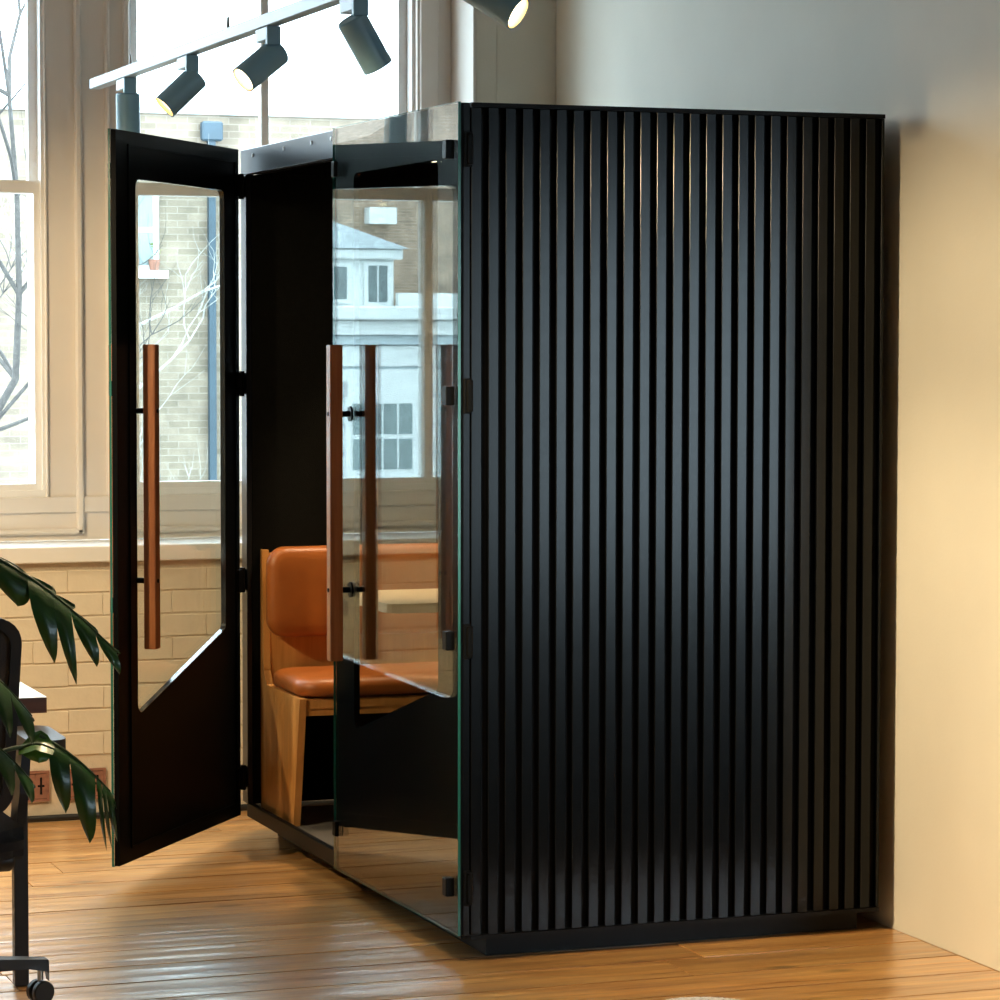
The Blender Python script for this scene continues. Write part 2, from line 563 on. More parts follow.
# ---- ceiling and side walls
struct(box('ceiling', 'ceiling_paint', -6.2, 7.2, -10.8, WY + 0.7, CEIL, CEIL + 0.1), 'plain off-white ceiling above the office', 'ceiling')
struct(box('wall_right', 'wall_paint', RW, RW + 0.22, -0.70, WY + 0.02, 0, CEIL), 'smooth cream plaster wall right behind the black booth', 'wall')
struct(box('wall_left', 'wall_paint', -6.2, -6.0, -10.6, WY, 0, CEIL), 'plain painted wall at the far left of the office', 'wall')
mat('dim_room_charcoal', (0.07, 0.075, 0.08), 0.7, noise=0.04)  # unseen walls coloured dark so the booth ribs reflect a dim room
struct(box('wall_side', 'dim_room_charcoal', 7.0, 7.2, -10.6, WY, 0, CEIL), 'wall beyond the partition, coloured dark to dim the rib reflections', 'wall')
bm = bmesh.new()
FZ0, FZ1 = 0.1, 2.4
for x0, x1 in ((-6.2, 3.9), (6.9, 7.2)):
    bm_box(bm, x0, x1, -10.8, -10.5, 0, CEIL)
for x0, x1 in ((3.9, 6.9),):
    bm_box(bm, x0, x1, -10.8, -10.5, 0, FZ0)
    bm_box(bm, x0, x1, -10.8, -10.5, FZ1, CEIL)
struct(obj('wall_front', bm, 'dim_room_charcoal'), 'wall with a wide window behind the viewer, coloured dark to dim reflections', 'wall')

# ---- window wall: painted brick below, joinery above
wall = empty('wall_back', (0, WY, 0))
struct(wall, 'painted brick wall below tall sash windows', 'wall')
def wb(name, m, x0, x1, y0, y1, z0, z1, bevel=0.0):          # world y -> local
    return box(name, m, x0, x1, y0 - WY, y1 - WY, z0, z1, wall, bevel)
wb('brick_backing', 'mortar_paint', -6.0, 7.0, WY + 0.0015, WY + 0.32, 0, 0.855)
wb('lintel', 'wall_paint', -6.0, 7.0, WP + 0.0, WY + 0.6, 3.25, CEIL)
wb('side_pier', 'wall_paint', -6.0, -4.35, WY, WY + 0.6, 0.856, 3.25)
wb('partition_pier', 'wall_paint', RW, 7.0, WY, WY + 0.6, 0.856, 3.25)
# single painted bricks where the photograph (directly or mirrored in the door) shows them
CH = 0.0776
brick_meshes = []
for k in range(6):
    bm = bmesh.new()
    j = lambda s: random.uniform(-s, s)
    bm_box(bm, -0.1174, 0.1174, -0.003, 0.02, -0.0364, 0.0364)
    for v in bm.verts:
        v.co += Vector((j(0.0005), j(0.0008) if v.co.y < 0 else 0, j(0.0018)))
    bmesh.ops.bevel(bm, geom=list(bm.edges), offset=0.0018, segments=1, affect='EDGES')
    bmesh.ops.recalc_face_normals(bm, faces=bm.faces)
    me = bpy.data.meshes.new('brick')
    bm.to_mesh(me); bm.free()
    me.materials.append(MATS['brick_paint'])
    brick_meshes.append(me)
VENTS = [(-0.475, -0.345), (-0.665, -0.535)]
for r in range(11):
    z = 0.8325 - 0.5 * CH + 0.0 - r * CH + 0.0
    if z < 0.02: break
    x = -2.75 + (0.118 if r % 2 else 0.0) + 0.04
    while x < 1.14:
        hit = any(z - 0.035 < 0.168 and z + 0.035 > 0.066 and x + 0.114 > a and x - 0.114 < b for a, b in VENTS)
        if not hit:
            share('brick', random.choice(brick_meshes), wall, (x, random.uniform(-0.0008, 0.0008), z), (1, 1, 1), (0, 0, random.choice((0, 0)))) 
        x += 0.236
# brick pier between window bay and right-hand wall, above the ledge
wb('pier_backing', 'wall_paint', 0.965, RW, WY + 0.0015, WY + 0.6, 0.856, 3.25)
for r in range(5):
    z0 = 0.86 + r * 0.478 + (0.0 if r else 0.0)
    for x0, x1 in (((0.968, 1.04), (1.042, RW - 0.001)) if r % 2 else ((0.968, 1.155), (1.157, RW - 0.001))):
        wb('block', 'wall_paint', x0, x1, WY - 0.0006, WY + 0.001, z0 + 0.001, min(z0 + 0.477, 3.25), 0.0008)
wb('pier_side', 'joinery_paint', 0.955, 0.965, WY - 0.004, WP + 0.02, 0.914, 3.25)
# joinery: apron under the windows, posts, beads
def jn(name, x0, x1, y0, y1, z0, z1, bevel=0.0):
    return wb(name, 'joinery_paint', x0, x1, y0, y1, z0, z1, bevel)
jn('apron_panel', -4.35, 0.954, WP + 0.0, WP + 0.06, 0.914, 1.063)
jn('apron_rail', -4.35, 0.954, WP - 0.012, WP, 1.008, 1.063, 0.003)
jn('post', -0.485, -0.193, WP, WP + 0.30, 1.0631, 3.25)
jn('post', -2.60, -1.93, WP, WP + 0.30, 1.0631, 3.25)
jn('post', 0.83, 0.954, WP - 0.03, WP + 0.30, 1.0631, 3.25)
jn('architrave', 0.838, 0.905, WP - 0.045, WP - 0.03, 1.0631, 3.25, 0.004)
jn('post', -4.35, -4.05, WP, WP + 0.30, 1.0631, 3.25)
for x0, x1 in ((-0.383, -0.359), (-0.279, -0.262)):
    jn('bead', x0, x1, WP - 0.022, WP, 0.935 if x0 < -0.3 else 1.0631, 3.25, 0.006)
jn('bead', -0.216, -0.193, WP - 0.016, WP, 1.0631, 3.25, 0.004)
jn('bead', -0.486, -0.478, WP - 0.012, WP, 1.0631, 3.25, 0.002)
jn('apron_moulding', -4.35, -0.36, WP - 0.022, WP, 0.935, 0.955, 0.006)
jn('apron_moulding', -0.262, 0.954, WP - 0.022, WP, 0.935, 0.955, 0.006)
# ledge
ledge = box('trim_1', 'sash_paint', -4.35, 0.955, 2.568, WP, 0.858, 0.913, None, 0.006, 3)
struct(ledge, 'deep cream window ledge above the painted bricks', 'ledge')

def window(name, label, x0, x1, bars):
    """tall sash window: frame, upper and lower sashes between mullions, panes"""
    r = empty(name, ((x0 + x1) / 2, WP, 1.0631))
    struct(r, label, 'window')
    cx = (x0 + x1) / 2
    def bb(nm, m, a, b, y0, y1, z0, z1, par=r, bevel=0.0):
        return box(nm, m, a - cx, b - cx, y0, y1, z0 - 1.0631, z1 - 1.0631, par, bevel)
    zs, zr0, zr1, zt = 1.0631, 2.088, 2.130, 3.25
    bm = bmesh.new()
    F = 0.0
    for a, b, c, d in ((x0, x0 + 0.012, zs, zt), (x1 - 0.012, x1, zs, zt), (x0 + 0.012, x1 - 0.012, zt - 0.03, zt), (x0 + 0.012, x1 - 0.012, zs, zs + 0.022)):
        bm_box(bm, a - cx, b - cx, -0.004, 0.12, c - zs, d - zs)
    obj('frame', bm, 'sash_paint', r)
    for a, b in ((x0 + 0.012, x1 - 0.012),):
        for nm, y0, y1, za, zb_, bt, tp in (('lower_sash', 0.012, 0.05, zs + 0.022, zr1, 0.022, 0.042), ('upper_sash', 0.055, 0.093, zr0, zt - 0.03, 0.03, 0.04)):
            bm = bmesh.new()
            sw = 0.022 if nm == 'lower_sash' else 0.030
            bm_box(bm, a - cx, a + sw - cx, y0, y1, za - zs, zb_ - zs)
            bm_box(bm, b - sw - cx, b - cx, y0, y1, za - zs, zb_ - zs)
            bm_box(bm, a + sw - cx, b - sw - cx, y0, y1, za - zs, za + bt - zs)
            bm_box(bm, a + sw - cx, b - sw - cx, y0, y1, zb_ - tp - zs, zb_ - zs)
            if nm == 'upper_sash':       # curved horns
                for xx in (a, b - 0.02):
                    bm_prism(bm, [(0.0, 0.0), (0.036, 0.0), (0.034, 0.02), (0.02, 0.045), (0.0, 0.06)], lambda p, q, t, xx=xx: (xx - cx + t, y0 - 0.0 + p * 0, zr0 - zs - q) if False else (xx - cx + t, y0 + p, zr0 - zs - q), 0, 0.02)
            s = obj(nm, bm, 'sash_paint', r)
            for b0, b1 in bars:
                bb('glazing_bar', 'sash_paint', b0, b1, y0 + 0.002, y1 - 0.002, za + bt, zb_ - tp, s, 0.003)
            bb('pane', 'window_glass', a + sw - 0.004, b - sw + 0.004, (y0 + y1) / 2 - 0.002, (y0 + y1) / 2 + 0.002, za + bt - 0.004, zb_ - tp + 0.004, s)
            # small horns of the lower sash meeting rail
    return r
window('window_1', 'tall sash window left of the moulded post, bare tree behind it', -1.93, -0.485, [(-1.56, -1.515), (-0.992, -0.947)])
window('window_2', 'tall sash window behind the open booth door and spotlights', -0.193, 0.83, [(0.288, 0.316)])
window('window_3', 'tall sash window at the far left of the window wall', -4.05, -2.60, [(-3.68, -3.64), (-2.98, -2.94)])
def plain_window(name, label, x0, x1):
    r = empty(name, ((x0 + x1) / 2, -10.65, FZ0))
    struct(r, label, 'window')
    hw = (x1 - x0) / 2
    bm = bmesh.new()
    for a, b, c, d in ((-hw, -hw + 0.06, 0, 2.3), (hw - 0.06, hw, 0, 2.3), (-hw + 0.06, hw - 0.06, 0, 0.06), (-hw + 0.06, hw - 0.06, 2.24, 2.3), (-0.03, 0.03, 0.06, 2.24)):
        bm_box(bm, a, b, -0.05, 0.05, c, d)
    obj('frame', bm, 'sash_paint', r)
    for s in (-1, 1):
        a, b = sorted((s * 0.03, s * (hw - 0.06)))
        box('pane', 'window_glass', a, b, -0.003, 0.003, 0.06, 2.24, r)
plain_window('window_4', 'wide two-light window in the wall behind the viewer', 3.9, 6.9)

# ================================================================== BOOTH
booth = tag(empty('meeting_booth', (0, 0, 0)), 'tall black ribbed meeting booth with double glass doors, the left one ajar', 'booth')
box('base_plinth', 'booth_edge_black', 0.10, 1.17, 0.06, 2.06, 0.0, 0.066, booth)
box('floor_deck', 'booth_carpet', 0.034, 1.17, 0.05, 2.062, 0.067, 0.090, booth)
box('threshold', 'booth_edge_black', 0.015, 0.033, 0.014, 2.125, 0.056, 0.104, booth, 0.003)
box('back_panel', 'booth_felt', 1.172, L, 0.05, 2.062, 0.067, 2.17, booth)
far = box('far_side_panel', 'booth_felt', 0.019, L, 2.064, W - 0.001, 0.106, 2.1195, booth)
box('far_side_top', 'booth_felt', 0.055, L, 2.064, W - 0.001, 2.12, 2.199, booth)
box('roof', 'booth_felt', 0.055, 1.205, 0.014, 2.063, 2.172, 2.199, booth)
# near side panel with ribs
side = box('side_panel', 'booth_edge_black', 0.036, L - 0.002, 0.020, 0.048, 0.067, 2.197, booth)
box('edge_post', 'booth_black', 0.0145, 0.0335, 0.001, 0.048, 0.067, 2.199, booth, 0.0015)
box('top_cap', 'booth_edge_black', 0.036, L, -0.001, 0.020, 2.189, 2.2, side)
box('bottom_ledge', 'booth_edge_black', 0.036, L, -0.001, 0.020, 0.056, 0.0665, side)
P = 0.0464
slat_me = None
gaps = [0.0735 + P * k for k in range(25)]
edges = [0.0375 + 0.007] + gaps
GW = 0.0195
for k in range(len(gaps) + 1):
    a = 0.0365 if k == 0 else gaps[k - 1] + GW / 2
    b = gaps[k] - GW / 2 if k < len(gaps) else L - 0.001
    if b - a < 0.008: continue
    bm = bm_box(bmesh.new(), -(b - a) / 2, (b - a) / 2, 0, 0.0198, 0, 2.12, 0.0012, 1)
    o = obj('slat', bm, 'booth_black', side)
    o.location = ((a + b) / 2, 0, 0.068)
# header and far jamb
box('header_beam', 'booth_felt', 0.030, 0.053, 0.05, 2.062, 2.12, 2.1715, booth)
header = box('header', 'header_metal', 0.002, 0.0295, 1.058, W, 2.12, 2.1995, booth, 0.002)
box('header', 'header_metal', 0.026, 0.0295, 0.05, 1.056, 2.12, 2.1995, booth)
for yy in (1.12, 1.32, 1.62, 1.98):
    bm = bm_tube(bmesh.new(), [(-0.0005, yy, 2.176), (0.004, yy, 2.176)], 0.006, 10)
    obj('screw', bm, 'screw_steel', header)
box('door_jamb', 'header_metal', 0.002, 0.018, 2.064, W, 0.106, 2.1195, booth, 0.002)
# doors
ZB = 0.070
DW = 1.052
def door(hinge, du, dv, name_label, gap_u, end_u, off_out, off_in):
    """du: direction hinge->free edge, dv: outward normal"""
    hx, hy = hinge
    def M(u, z, v): return (hx + du[0] * u + dv[0] * v, hy + du[1] * u + dv[1] * v, z)
    u0, u1 = gap_u, end_u
    # glass sheet
    bm = bmesh.new()
    bm_prism(bm, [(u0, ZB), (u1, ZB), (u1, H), (u0, H)], M, -0.008, 0.0)
    d = obj('door', bm, 'clear_glass', booth)
    d['label'] = name_label
    # green polished edge of the glass
    bm = bmesh.new()
    bm_ring(bm, [(u0 - 0.0012, ZB - 0.0012), (u1 + 0.0012, ZB - 0.0012), (u1 + 0.0012, H + 0.0012), (u0 - 0.0012, H + 0.0012)],
            [(u0 - 0.0002, ZB - 0.0002), (u1 + 0.0002, ZB - 0.0002), (u1 + 0.0002, H + 0.0002), (u0 - 0.0002, H + 0.0002)], M, -0.0075, -0.0005)
    obj('glass_edge', bm, 'glass_edge', d)
    # black border with the slanted window cut-out
    cut = rounded([(0.172, 0.684), (0.885, 0.492), (0.885, 2.065), (0.172, 2.065)], 0.028, 5)
    bm = bmesh.new()
    bm_ring(bm, [(u0 + 0.001, ZB + 0.001), (u1 - 0.001, ZB + 0.001), (u1 - 0.001, H - 0.001), (u0 + 0.001, H - 0.001)], cut, M, -0.024, -0.0085)
    obj('border', bm, 'gloss_black', d)
    bm = bmesh.new()
    bm_ring(bm, cut, rounded([(0.1735, 0.6855), (0.8835, 0.494), (0.8835, 2.0635), (0.1735, 2.0635)], 0.027, 5), M, -0.0245, -0.0086)
    obj('cutout_edge', bm, 'polished_black', d)
    g = [(u0 + 0.035, ZB + 0.04), (u1 - 0.085, ZB + 0.04), (u1 - 0.085, 2.162), (u0 + 0.035, 2.162)]
    g2 = [(u0 + 0.041, ZB + 0.046), (u1 - 0.091, ZB + 0.046), (u1 - 0.091, 2.156), (u0 + 0.041, 2.156)]
    bm = bmesh.new()
    bm_ring(bm, g, g2, M, -0.0285, -0.0242)
    obj('gasket', bm, 'gloss_black', d)
    # handles: a walnut bar on each face, joined through the glass
    for s in (1, -1):
        vc = off_out if s > 0 else -0.008 - off_in
        bm = bmesh.new()
        a = 0.0185
        bm_prism(bm, [(0.883 - a, 0.692), (0.883 + a, 0.692), (0.883 + a, 1.583), (0.883 - a, 1.583)], M, vc - a, vc + a)
        bmesh.ops.bevel(bm, geom=list(bm.edges), offset=0.002, segments=2, affect='EDGES')
        hb = obj('handle', bm, 'walnut', d, 40)
        for z in (1.389, 0.892):
            bm = bmesh.new()
            e0, e1 = (0.0005, vc - a + 0.001) if s > 0 else (-0.0085, vc + a - 0.001)
            bm_tube(bm, [M(0.883, z, e0), M(0.883, z, e1)], 0.0085, 12)
            bm_tube(bm, [M(0.883, z, e0), M(0.883, z, e0 + (0.005 if s > 0 else -0.005))], 0.022, 16)
            obj('handle_standoff', bm, 'hinge_black', d, 40)
            if s < 0 or True:
                f = vc + a * s
                bm = bm_tube(bmesh.new(), [M(0.883, z, f - 0.001 * s), M(0.883, z, f + 0.0025 * s)], 0.006, 10)
                obj('handle_screw', bm, 'hinge_black', d, 40)
    # hinges and catches
    for z in (2.082, 1.456, 0.828, 0.192):
        bm = bmesh.new()
        hw = 0.012 if u0 < 0.02 else 0.040
        bm_prism(bm, [(u0 - hw, z - 0.034), (u0 + 0.036, z - 0.034), (u0 + 0.036, z + 0.034), (u0 - hw, z + 0.034)], M, -0.034, -0.0245)
        bm_tube(bm, [M(u0 - 0.004, z - 0.04, -0.031), M(u0 - 0.004, z + 0.04, -0.031)], 0.0085, 12)
        obj('hinge', bm, 'hinge_black', d, 40)
        bm = bmesh.new()
        bm_prism(bm, [(0.022, z - 0.024), (0.052, z - 0.024), (0.052, z + 0.024), (0.022, z + 0.024)], M, 0.0003, 0.024)
        bmesh.ops.bevel(bm, geom=list(bm.edges), offset=0.002, segments=1, affect='EDGES')
        obj('hinge_plate', bm, 'hinge_black', d)
        bm = bmesh.new()
        bm_prism(bm, [(u1 - 0.052, z - 0.022), (u1 - 0.026, z - 0.022), (u1 - 0.026, z + 0.022), (u1 - 0.052, z + 0.022)], M, 0.0003, 0.013)
        bmesh.ops.bevel(bm, geom=list(bm.edges), offset=0.002, segments=1, affect='EDGES')
        obj('catch', bm, 'hinge_black', d)
    return d
TH = 0.6267
AJ = math.radians(0.8)          # the right-hand leaf stands a hair proud of its stop
door((0, 0), (-math.sin(AJ), math.cos(AJ)), (-math.cos(AJ), -math.sin(AJ)), 'closed right-hand glass door with black border', 0.0, DW, 0.049, 0.048)
door((-0.012, W - 0.003), (-math.sin(TH), -math.cos(TH)), (-math.cos(TH), math.sin(TH)), 'open left-hand glass door with black border and slanted window', 0.045, 1.027, 0.038, 0.062)
# side hinge plates on the ribbed panel edge
for z in (2.082, 1.456, 0.828, 0.192):
    box('hinge_leaf', 'hinge_black', 0.0155, 0.0345, -0.004, 0.0005, z - 0.045, z + 0.045, booth, 0.0012)
# ceiling lamp of the booth
cl = obj('ceiling_lamp', bm_lathe(bmesh.new(), [(0.0, 0.0), (0.062, 0.0), (0.07, 0.004), (0.07, 0.016), (0, 0.016)], 28, (0.48, 1.70, 2.155)), 'screw_steel', booth, 40)
obj('lamp_disc', bm_lathe(bmesh.new(), [(0.0, -0.002), (0.05, -0.002), (0.05, 0.0), (0, 0.0)], 28, (0.48, 1.70, 2.154)), 'booth_lamp_glow', cl)
lt = bpy.data.lights.new('booth_lamp', 'SPOT')
lt.energy, lt.color, lt.shadow_soft_size, lt.spot_size, lt.spot_blend = 65, (1.0, 0.72, 0.42), 0.05, 1.15, 0.7
lo = bpy.data.objects.new('booth_lamp_light', lt)
COL.objects.link(lo); lo.location = (0.48, 1.70, 2.14)
lo.rotation_euler = Vector((-0.12, -0.02, -1.5)).to_track_quat('-Z', 'Y').to_euler()

# ---- bench inside the booth
bench = tag(empty('upholstered_bench', (0.04, 2.03, 0.09)), 'tan leather bench with oak sides inside the black booth', 'bench')
def pb(name, m, x0, x1, y0, y1, z0, z1, bevel=0.0, seg=1):
    o = box(name, m, x0 - 0.04, x1 - 0.04, y0 - 2.03, y1 - 2.03, z0 - 0.09, z1 - 0.09, bench, bevel, seg)
    return o
for x in (0.044, 1.136):
    bm = bmesh.new()
    bm_prism(bm, [(2.058, 0.0905), (1.68, 0.0905), (1.605, 0.495), (1.985, 0.498), (2.018, 0.54), (2.036, 0.925), (2.058, 0.925)], lambda a, b, t: (t - 0.04, a - 2.03, b - 0.09), x, x + 0.022)
    obj('side_gable', bm, 'oak_veneer', bench)
pb('back_board', 'oak_veneer', 0.067, 1.135, 2.025, 2.055, 0.45, 0.915)
pb('seat_board', 'oak_veneer', 0.067, 1.135, 1.615, 2.024, 0.462, 0.492)
pb('front_rail', 'oak_veneer', 0.067, 1.135, 1.62, 1.642, 0.44, 0.4615)
def cushion(name, x0, x1, y0, y1, z0, z1, rad, edge, axis):
    """padded slab with rounded outline and soft, slightly crowned faces; axis = thin direction"""
    if axis == 'y': A0, A1, B0, B1, T0, T1 = x0, x1, z0, z1, y1, y0       # crown towards -y
    else: A0, A1, B0, B1, T0, T1 = x0, x1, y0, y1, z0, z1
    f_ = (lambda a, b, t: (a - 0.04, t - 2.03, b - 0.09)) if axis == 'y' else (lambda a, b, t: (a - 0.04, b - 2.03, t - 0.09))
    prof = [(edge * 0.5, 0.0), (edge * 0.15, 0.08), (0, 0.25), (0, 0.50), (edge * 0.12, 0.68), (edge * 0.42, 0.84), (edge * 1.0, 0.94), (edge * 2.2, 0.985), (edge * 4.0, 1.0)]
    bm = bmesh.new()
    rings = []
    for ins, h in prof:
        poly = rounded([(A0 + ins, B0 + ins), (A1 - ins, B0 + ins), (A1 - ins, B1 - ins), (A0 + ins, B1 - ins)], max(0.012, rad - ins * 0.6), 8)
        rings.append([bm.verts.new(f_(a, b, T0 + (T1 - T0) * h)) for a, b in poly])
    n = len(rings[0])
    for r0, r1 in zip(rings[:-1], rings[1:]):
        for k in range(n):
            bm.faces.new((r0[k], r0[(k + 1) % n], r1[(k + 1) % n], r1[k]))
    bm.faces.new(rings[0]); bm.faces.new(rings[-1])
    return obj(name, bm, 'tan_leather', bench, 75)
cushion('back_cushion', 0.046, 1.15, 1.952, 2.012, 0.648, 0.938, 0.06, 0.02, 'y')
cushion('seat_cushion', 0.044, 1.15, 1.596, 1.975, 0.499, 0.560, 0.075, 0.03, 'z')

# ---- table inside the booth
table = tag(empty('booth_table', (0.7, 1.22, 0.09)), 'pale oak table inside the booth behind the closed glass door', 'table')
bm = bmesh.new()
poly = rounded([(0.13 - 0.7, -0.24), (1.165 - 0.7, -0.24), (1.165 - 0.7, 0.24), (0.13 - 0.7, 0.24)], 0.04, 4)
bm_prism(bm, poly, lambda a, b, t: (a, b, t), 0.72, 0.747)
obj('table_top', bm, 'pale_oak', table)
bm = bmesh.new()
bm_tube(bm, [(0, 0, 0.012), (0, 0, 0.72)], 0.035, 16)
obj('table_leg', bm, 'desk_leg_metal', table, 40)
obj('table_base', bm_lathe(bmesh.new(), [(0, 0.0005), (0.2, 0.0005), (0.2, 0.01), (0.19, 0.013), (0, 0.013)], 32), 'desk_leg_metal', table, 40)

# ================================================================== TRACK LIGHTING
TX, TZ = -0.452, 2.402
track = tag(empty('light_track', (TX, 2.2, TZ)), 'pale grey lighting track hung on wires above the booth door', 'track')
box('rail', 'track_paint', -0.018, 0.018, -7.0, 0.0, -0.016, 0.016, track, 0.002)
for yy in (1.70, 0.554, -0.62, -1.8, -3.0, -4.2):
    bm = bmesh.new()
    bm_tube(bm, [(0, yy - 2.2, 0.016), (0, yy - 2.2, 0.05)], [0.006, 0.003], 8)
    bm_tube(bm, [(0, yy - 2.2, 0.05), (0, yy - 2.2, CEIL - TZ)], 0.0012, 5)
    obj('hanging_wire', bm, 'wire_steel', track, 40)

def spot(yy, direction, label, power=LAMP_W, cone=1.25, tx=None, group='spotlights on the grey lighting track'):
    d = Vector(direction).normalized()
    r = tag(empty('track_spotlight', (TX if tx is None else tx, yy, TZ - 0.0165)), label, 'spotlight', group)
    box('adaptor', 'track_paint', -0.017, 0.017, -0.045, 0.055, -0.034, -0.001, r, 0.002)
    box('driver_cap', 'lamp_housing', -0.018, 0.018, -0.062, -0.0455, -0.048, -0.001, r, 0.002)
    pivot = Vector((0, -0.03, -0.076))
    bm = bm_tube(bmesh.new(), [(0, -0.03, -0.034), (0, -0.03, -0.066)], 0.009, 10)
    obj('stem', bm, 'lamp_housing', r, 40)
    R = 0.036
    LEN = 0.13
    q = Vector((0, 0, -1)).rotation_difference(d).to_matrix().to_4x4()
    off = Vector((0, 0, 0.02))
    def place(o):
        o.matrix_local = Matrix.Translation(pivot - d * 0.0) @ q @ Matrix.Translation((0, 0, 0.03))
    prof = [(0, 0.0), (R - 0.004, 0.0), (R, -0.004), (R, -LEN), (R - 0.003, -LEN), (R - 0.004, -LEN + 0.022), (0.0, -LEN + 0.024)]
    h = obj('lamp_head', bm_lathe(bmesh.new(), prof, 28), 'lamp_housing', r, 40); place(h)
    e = obj('lamp_reflector', bm_lathe(bmesh.new(), [(R - 0.0035, -LEN + 0.001), (R - 0.006, -LEN + 0.018), (R - 0.0062, -LEN + 0.0165), (R - 0.0038, -LEN + 0.001)], 28), 'lamp_inner', r, 40); place(e)
    g = obj('lamp_lens', bm_lathe(bmesh.new(), [(0, -LEN + 0.012), (R - 0.007, -LEN + 0.012), (R - 0.007, -LEN + 0.015), (0, -LEN + 0.015)], 28), 'lamp_glow', r); place(g)
    if power:
        l = bpy.data.lights.new('spot_light', 'SPOT')
        l.energy, l.color, l.spot_size, l.spot_blend, l.shadow_soft_size = power, LAMP_COL, cone, 0.7, 0.03
        o = bpy.data.objects.new('spot_light', l)
        COL.objects.link(o)
        o.parent = r
        o.matrix_local = Matrix.Translation(pivot + d * (LEN - 0.03 + 0.004)) @ q
    return r
spot(1.77, (0.02, 0.05, -1), 'dark spotlight pointing straight down above the open door corner', 40)
spot(1.0, (-0.725, 0.0, -0.68), 'spotlight aimed down left, second from the track end', 150, 1.6)
spot(0.165, (-0.76, -0.17, -0.60), 'spotlight with glowing face aimed left, third from the track end', 150, 1.6)
spot(-0.57, (0.53, 0.12, -0.82), 'spotlight turned away, aimed down right towards the booth', 70)
spot(-1.41, (0.60, -0.55, -0.50), 'bright spotlight cut off by the top edge, aimed at the plain wall', 200, 2.3)
# added track, unseen at left; its spotlights warm the window and right walls
TX2 = -2.3
added_track = tag(empty('light_track', (TX2, 2.2, TZ)), 'added pale grey lighting track, unseen at left, to warm the walls', 'track')
box('rail', 'track_paint', -0.018, 0.018, -7.0, 0.0, -0.016, 0.016, added_track, 0.002)
for yy in (1.70, -0.62, -3.0):
    bm = bm_tube(bmesh.new(), [(0, yy - 2.2, 0.016), (0, yy - 2.2, CEIL - TZ)], 0.0015, 5)
    obj('hanging_wire', bm, 'wire_steel', added_track, 40)
G2 = 'added spotlights on the unseen lighting track'
spot(0.9, (0.72, 0.62, -0.62), 'added unseen spotlight nearest the window wall, brightening its bricks', 105, 1.3, TX2, G2)
spot(0.1, (0.60, 0.78, -0.50), 'added unseen spotlight second from the window wall, brightening its bricks', 125, 1.1, TX2, G2)
spot(-1.15, (3.56, 0.72, -1.5), 'added unseen spotlight aimed at the right wall, brightening its plaster', 340, 0.85, TX2, G2)

# ================================================================== DESK, CHAIR, PLANT
desk = tag(empty('office_desk', (-1.83, 0.37, 0)), 'white desk with walnut edge and black legs at left', 'desk')
bx0, bx1, by0, by1 = -2.60, -1.062, -0.012, 0.75
def dl(x): return x + 1.83
def dy(v): return v - 0.37
box('desk_top', 'desk_white', dl(bx0), dl(bx1), dy(by0), dy(by1), 0.7285, 0.7305, desk)
box('edge_band', 'walnut_edge', dl(bx0), dl(bx1), dy(by0), dy(by1), 0.692, 0.7284, desk)
for lx in (-1.107, -2.555):
    for ly in (0.112, 0.66):
        box('leg', 'desk_leg_metal', dl(lx) - 0.0175, dl(lx) + 0.0175, dy(ly) - 0.0175, dy(ly) + 0.0175, 0, 0.6915, desk, 0.002)
box('cross_rail', 'desk_leg_metal', dl(-2.537), dl(-1.125), dy(0.645), dy(0.675), 0.64, 0.69, desk)

chair = tag(empty('office_chair', (-1.40, -0.12, 0), 0.0), 'black office swivel chair with mesh back at the desk', 'chair')
hub = obj('base_hub', bm_lathe(bmesh.new(), [(0, 0.07), (0.045, 0.07), (0.05, 0.09), (0.045, 0.125), (0.03, 0.135), (0, 0.135)], 20), 'chair_plastic', chair, 40)
obj('gas_column', bm_tube(bmesh.new(), [(0, 0, 0.13), (0, 0, 0.35)], 0.024, 16), 'desk_leg_metal', chair, 40)
for k in range(5):
    a = 0.06 + k * 2 * PI / 5
    c, s = math.cos(a), math.sin(a)
    bm = bmesh.new()
    # tapering foot, flat sides
    secs = [(0.03, 0.03, 0.088, 0.128), (0.15, 0.026, 0.090, 0.122), (0.27, 0.021, 0.088, 0.112), (0.315, 0.018, 0.078, 0.108), (0.318, 0.016, 0.055, 0.104)]
    rings = []
    for d_, w_, z0, z1 in secs:
        rings.append([bm.verts.new((d_ * c - t * w_ * s, d_ * s + t * w_ * c, z)) for t, z in ((-1, z0), (1, z0), (1, z1), (-1, z1))])
    for r0, r1 in zip(rings[:-1], rings[1:]):
        for i in range(4): bm.faces.new((r0[i], r0[(i + 1) % 4], r1[(i + 1) % 4], r1[i]))
    bm.faces.new(rings[0]); bm.faces.new(list(reversed(rings[-1])))
    f = obj('foot', bm, 'chair_plastic', chair)
    # castor: twin wheels and hood
    cx, cy = 0.30 * c, 0.30 * s
    for t in (-1, 1):
        ax = Vector((0.35, -1, 0)).normalized()
        p0 = Vector((cx, cy, 0.028)) + ax * (0.004 * t)
        p1 = p0 + ax * (0.018 * t)
        obj('castor_wheel', bm_tube(bmesh.new(), [p0, p0 + ax * 0.003 * t, p1 - ax * 0.003 * t, p1], [0.025, 0.028, 0.028, 0.025], 20), 'rubber_black', f, 40)
    obj('castor_stem', bm_tube(bmesh.new(), [(cx, cy, 0.03), (cx, cy, 0.092)], 0.0075, 10), 'screw_steel', f, 40)
box('mechanism', 'chair_plastic', -0.07, 0.07, -0.12, 0.12, 0.345, 0.385, chair, 0.01, 2)
bm = bm_tube(bmesh.new(), [(0.06, -0.04, 0.365), (0.19, -0.04, 0.365)], 0.008, 10)
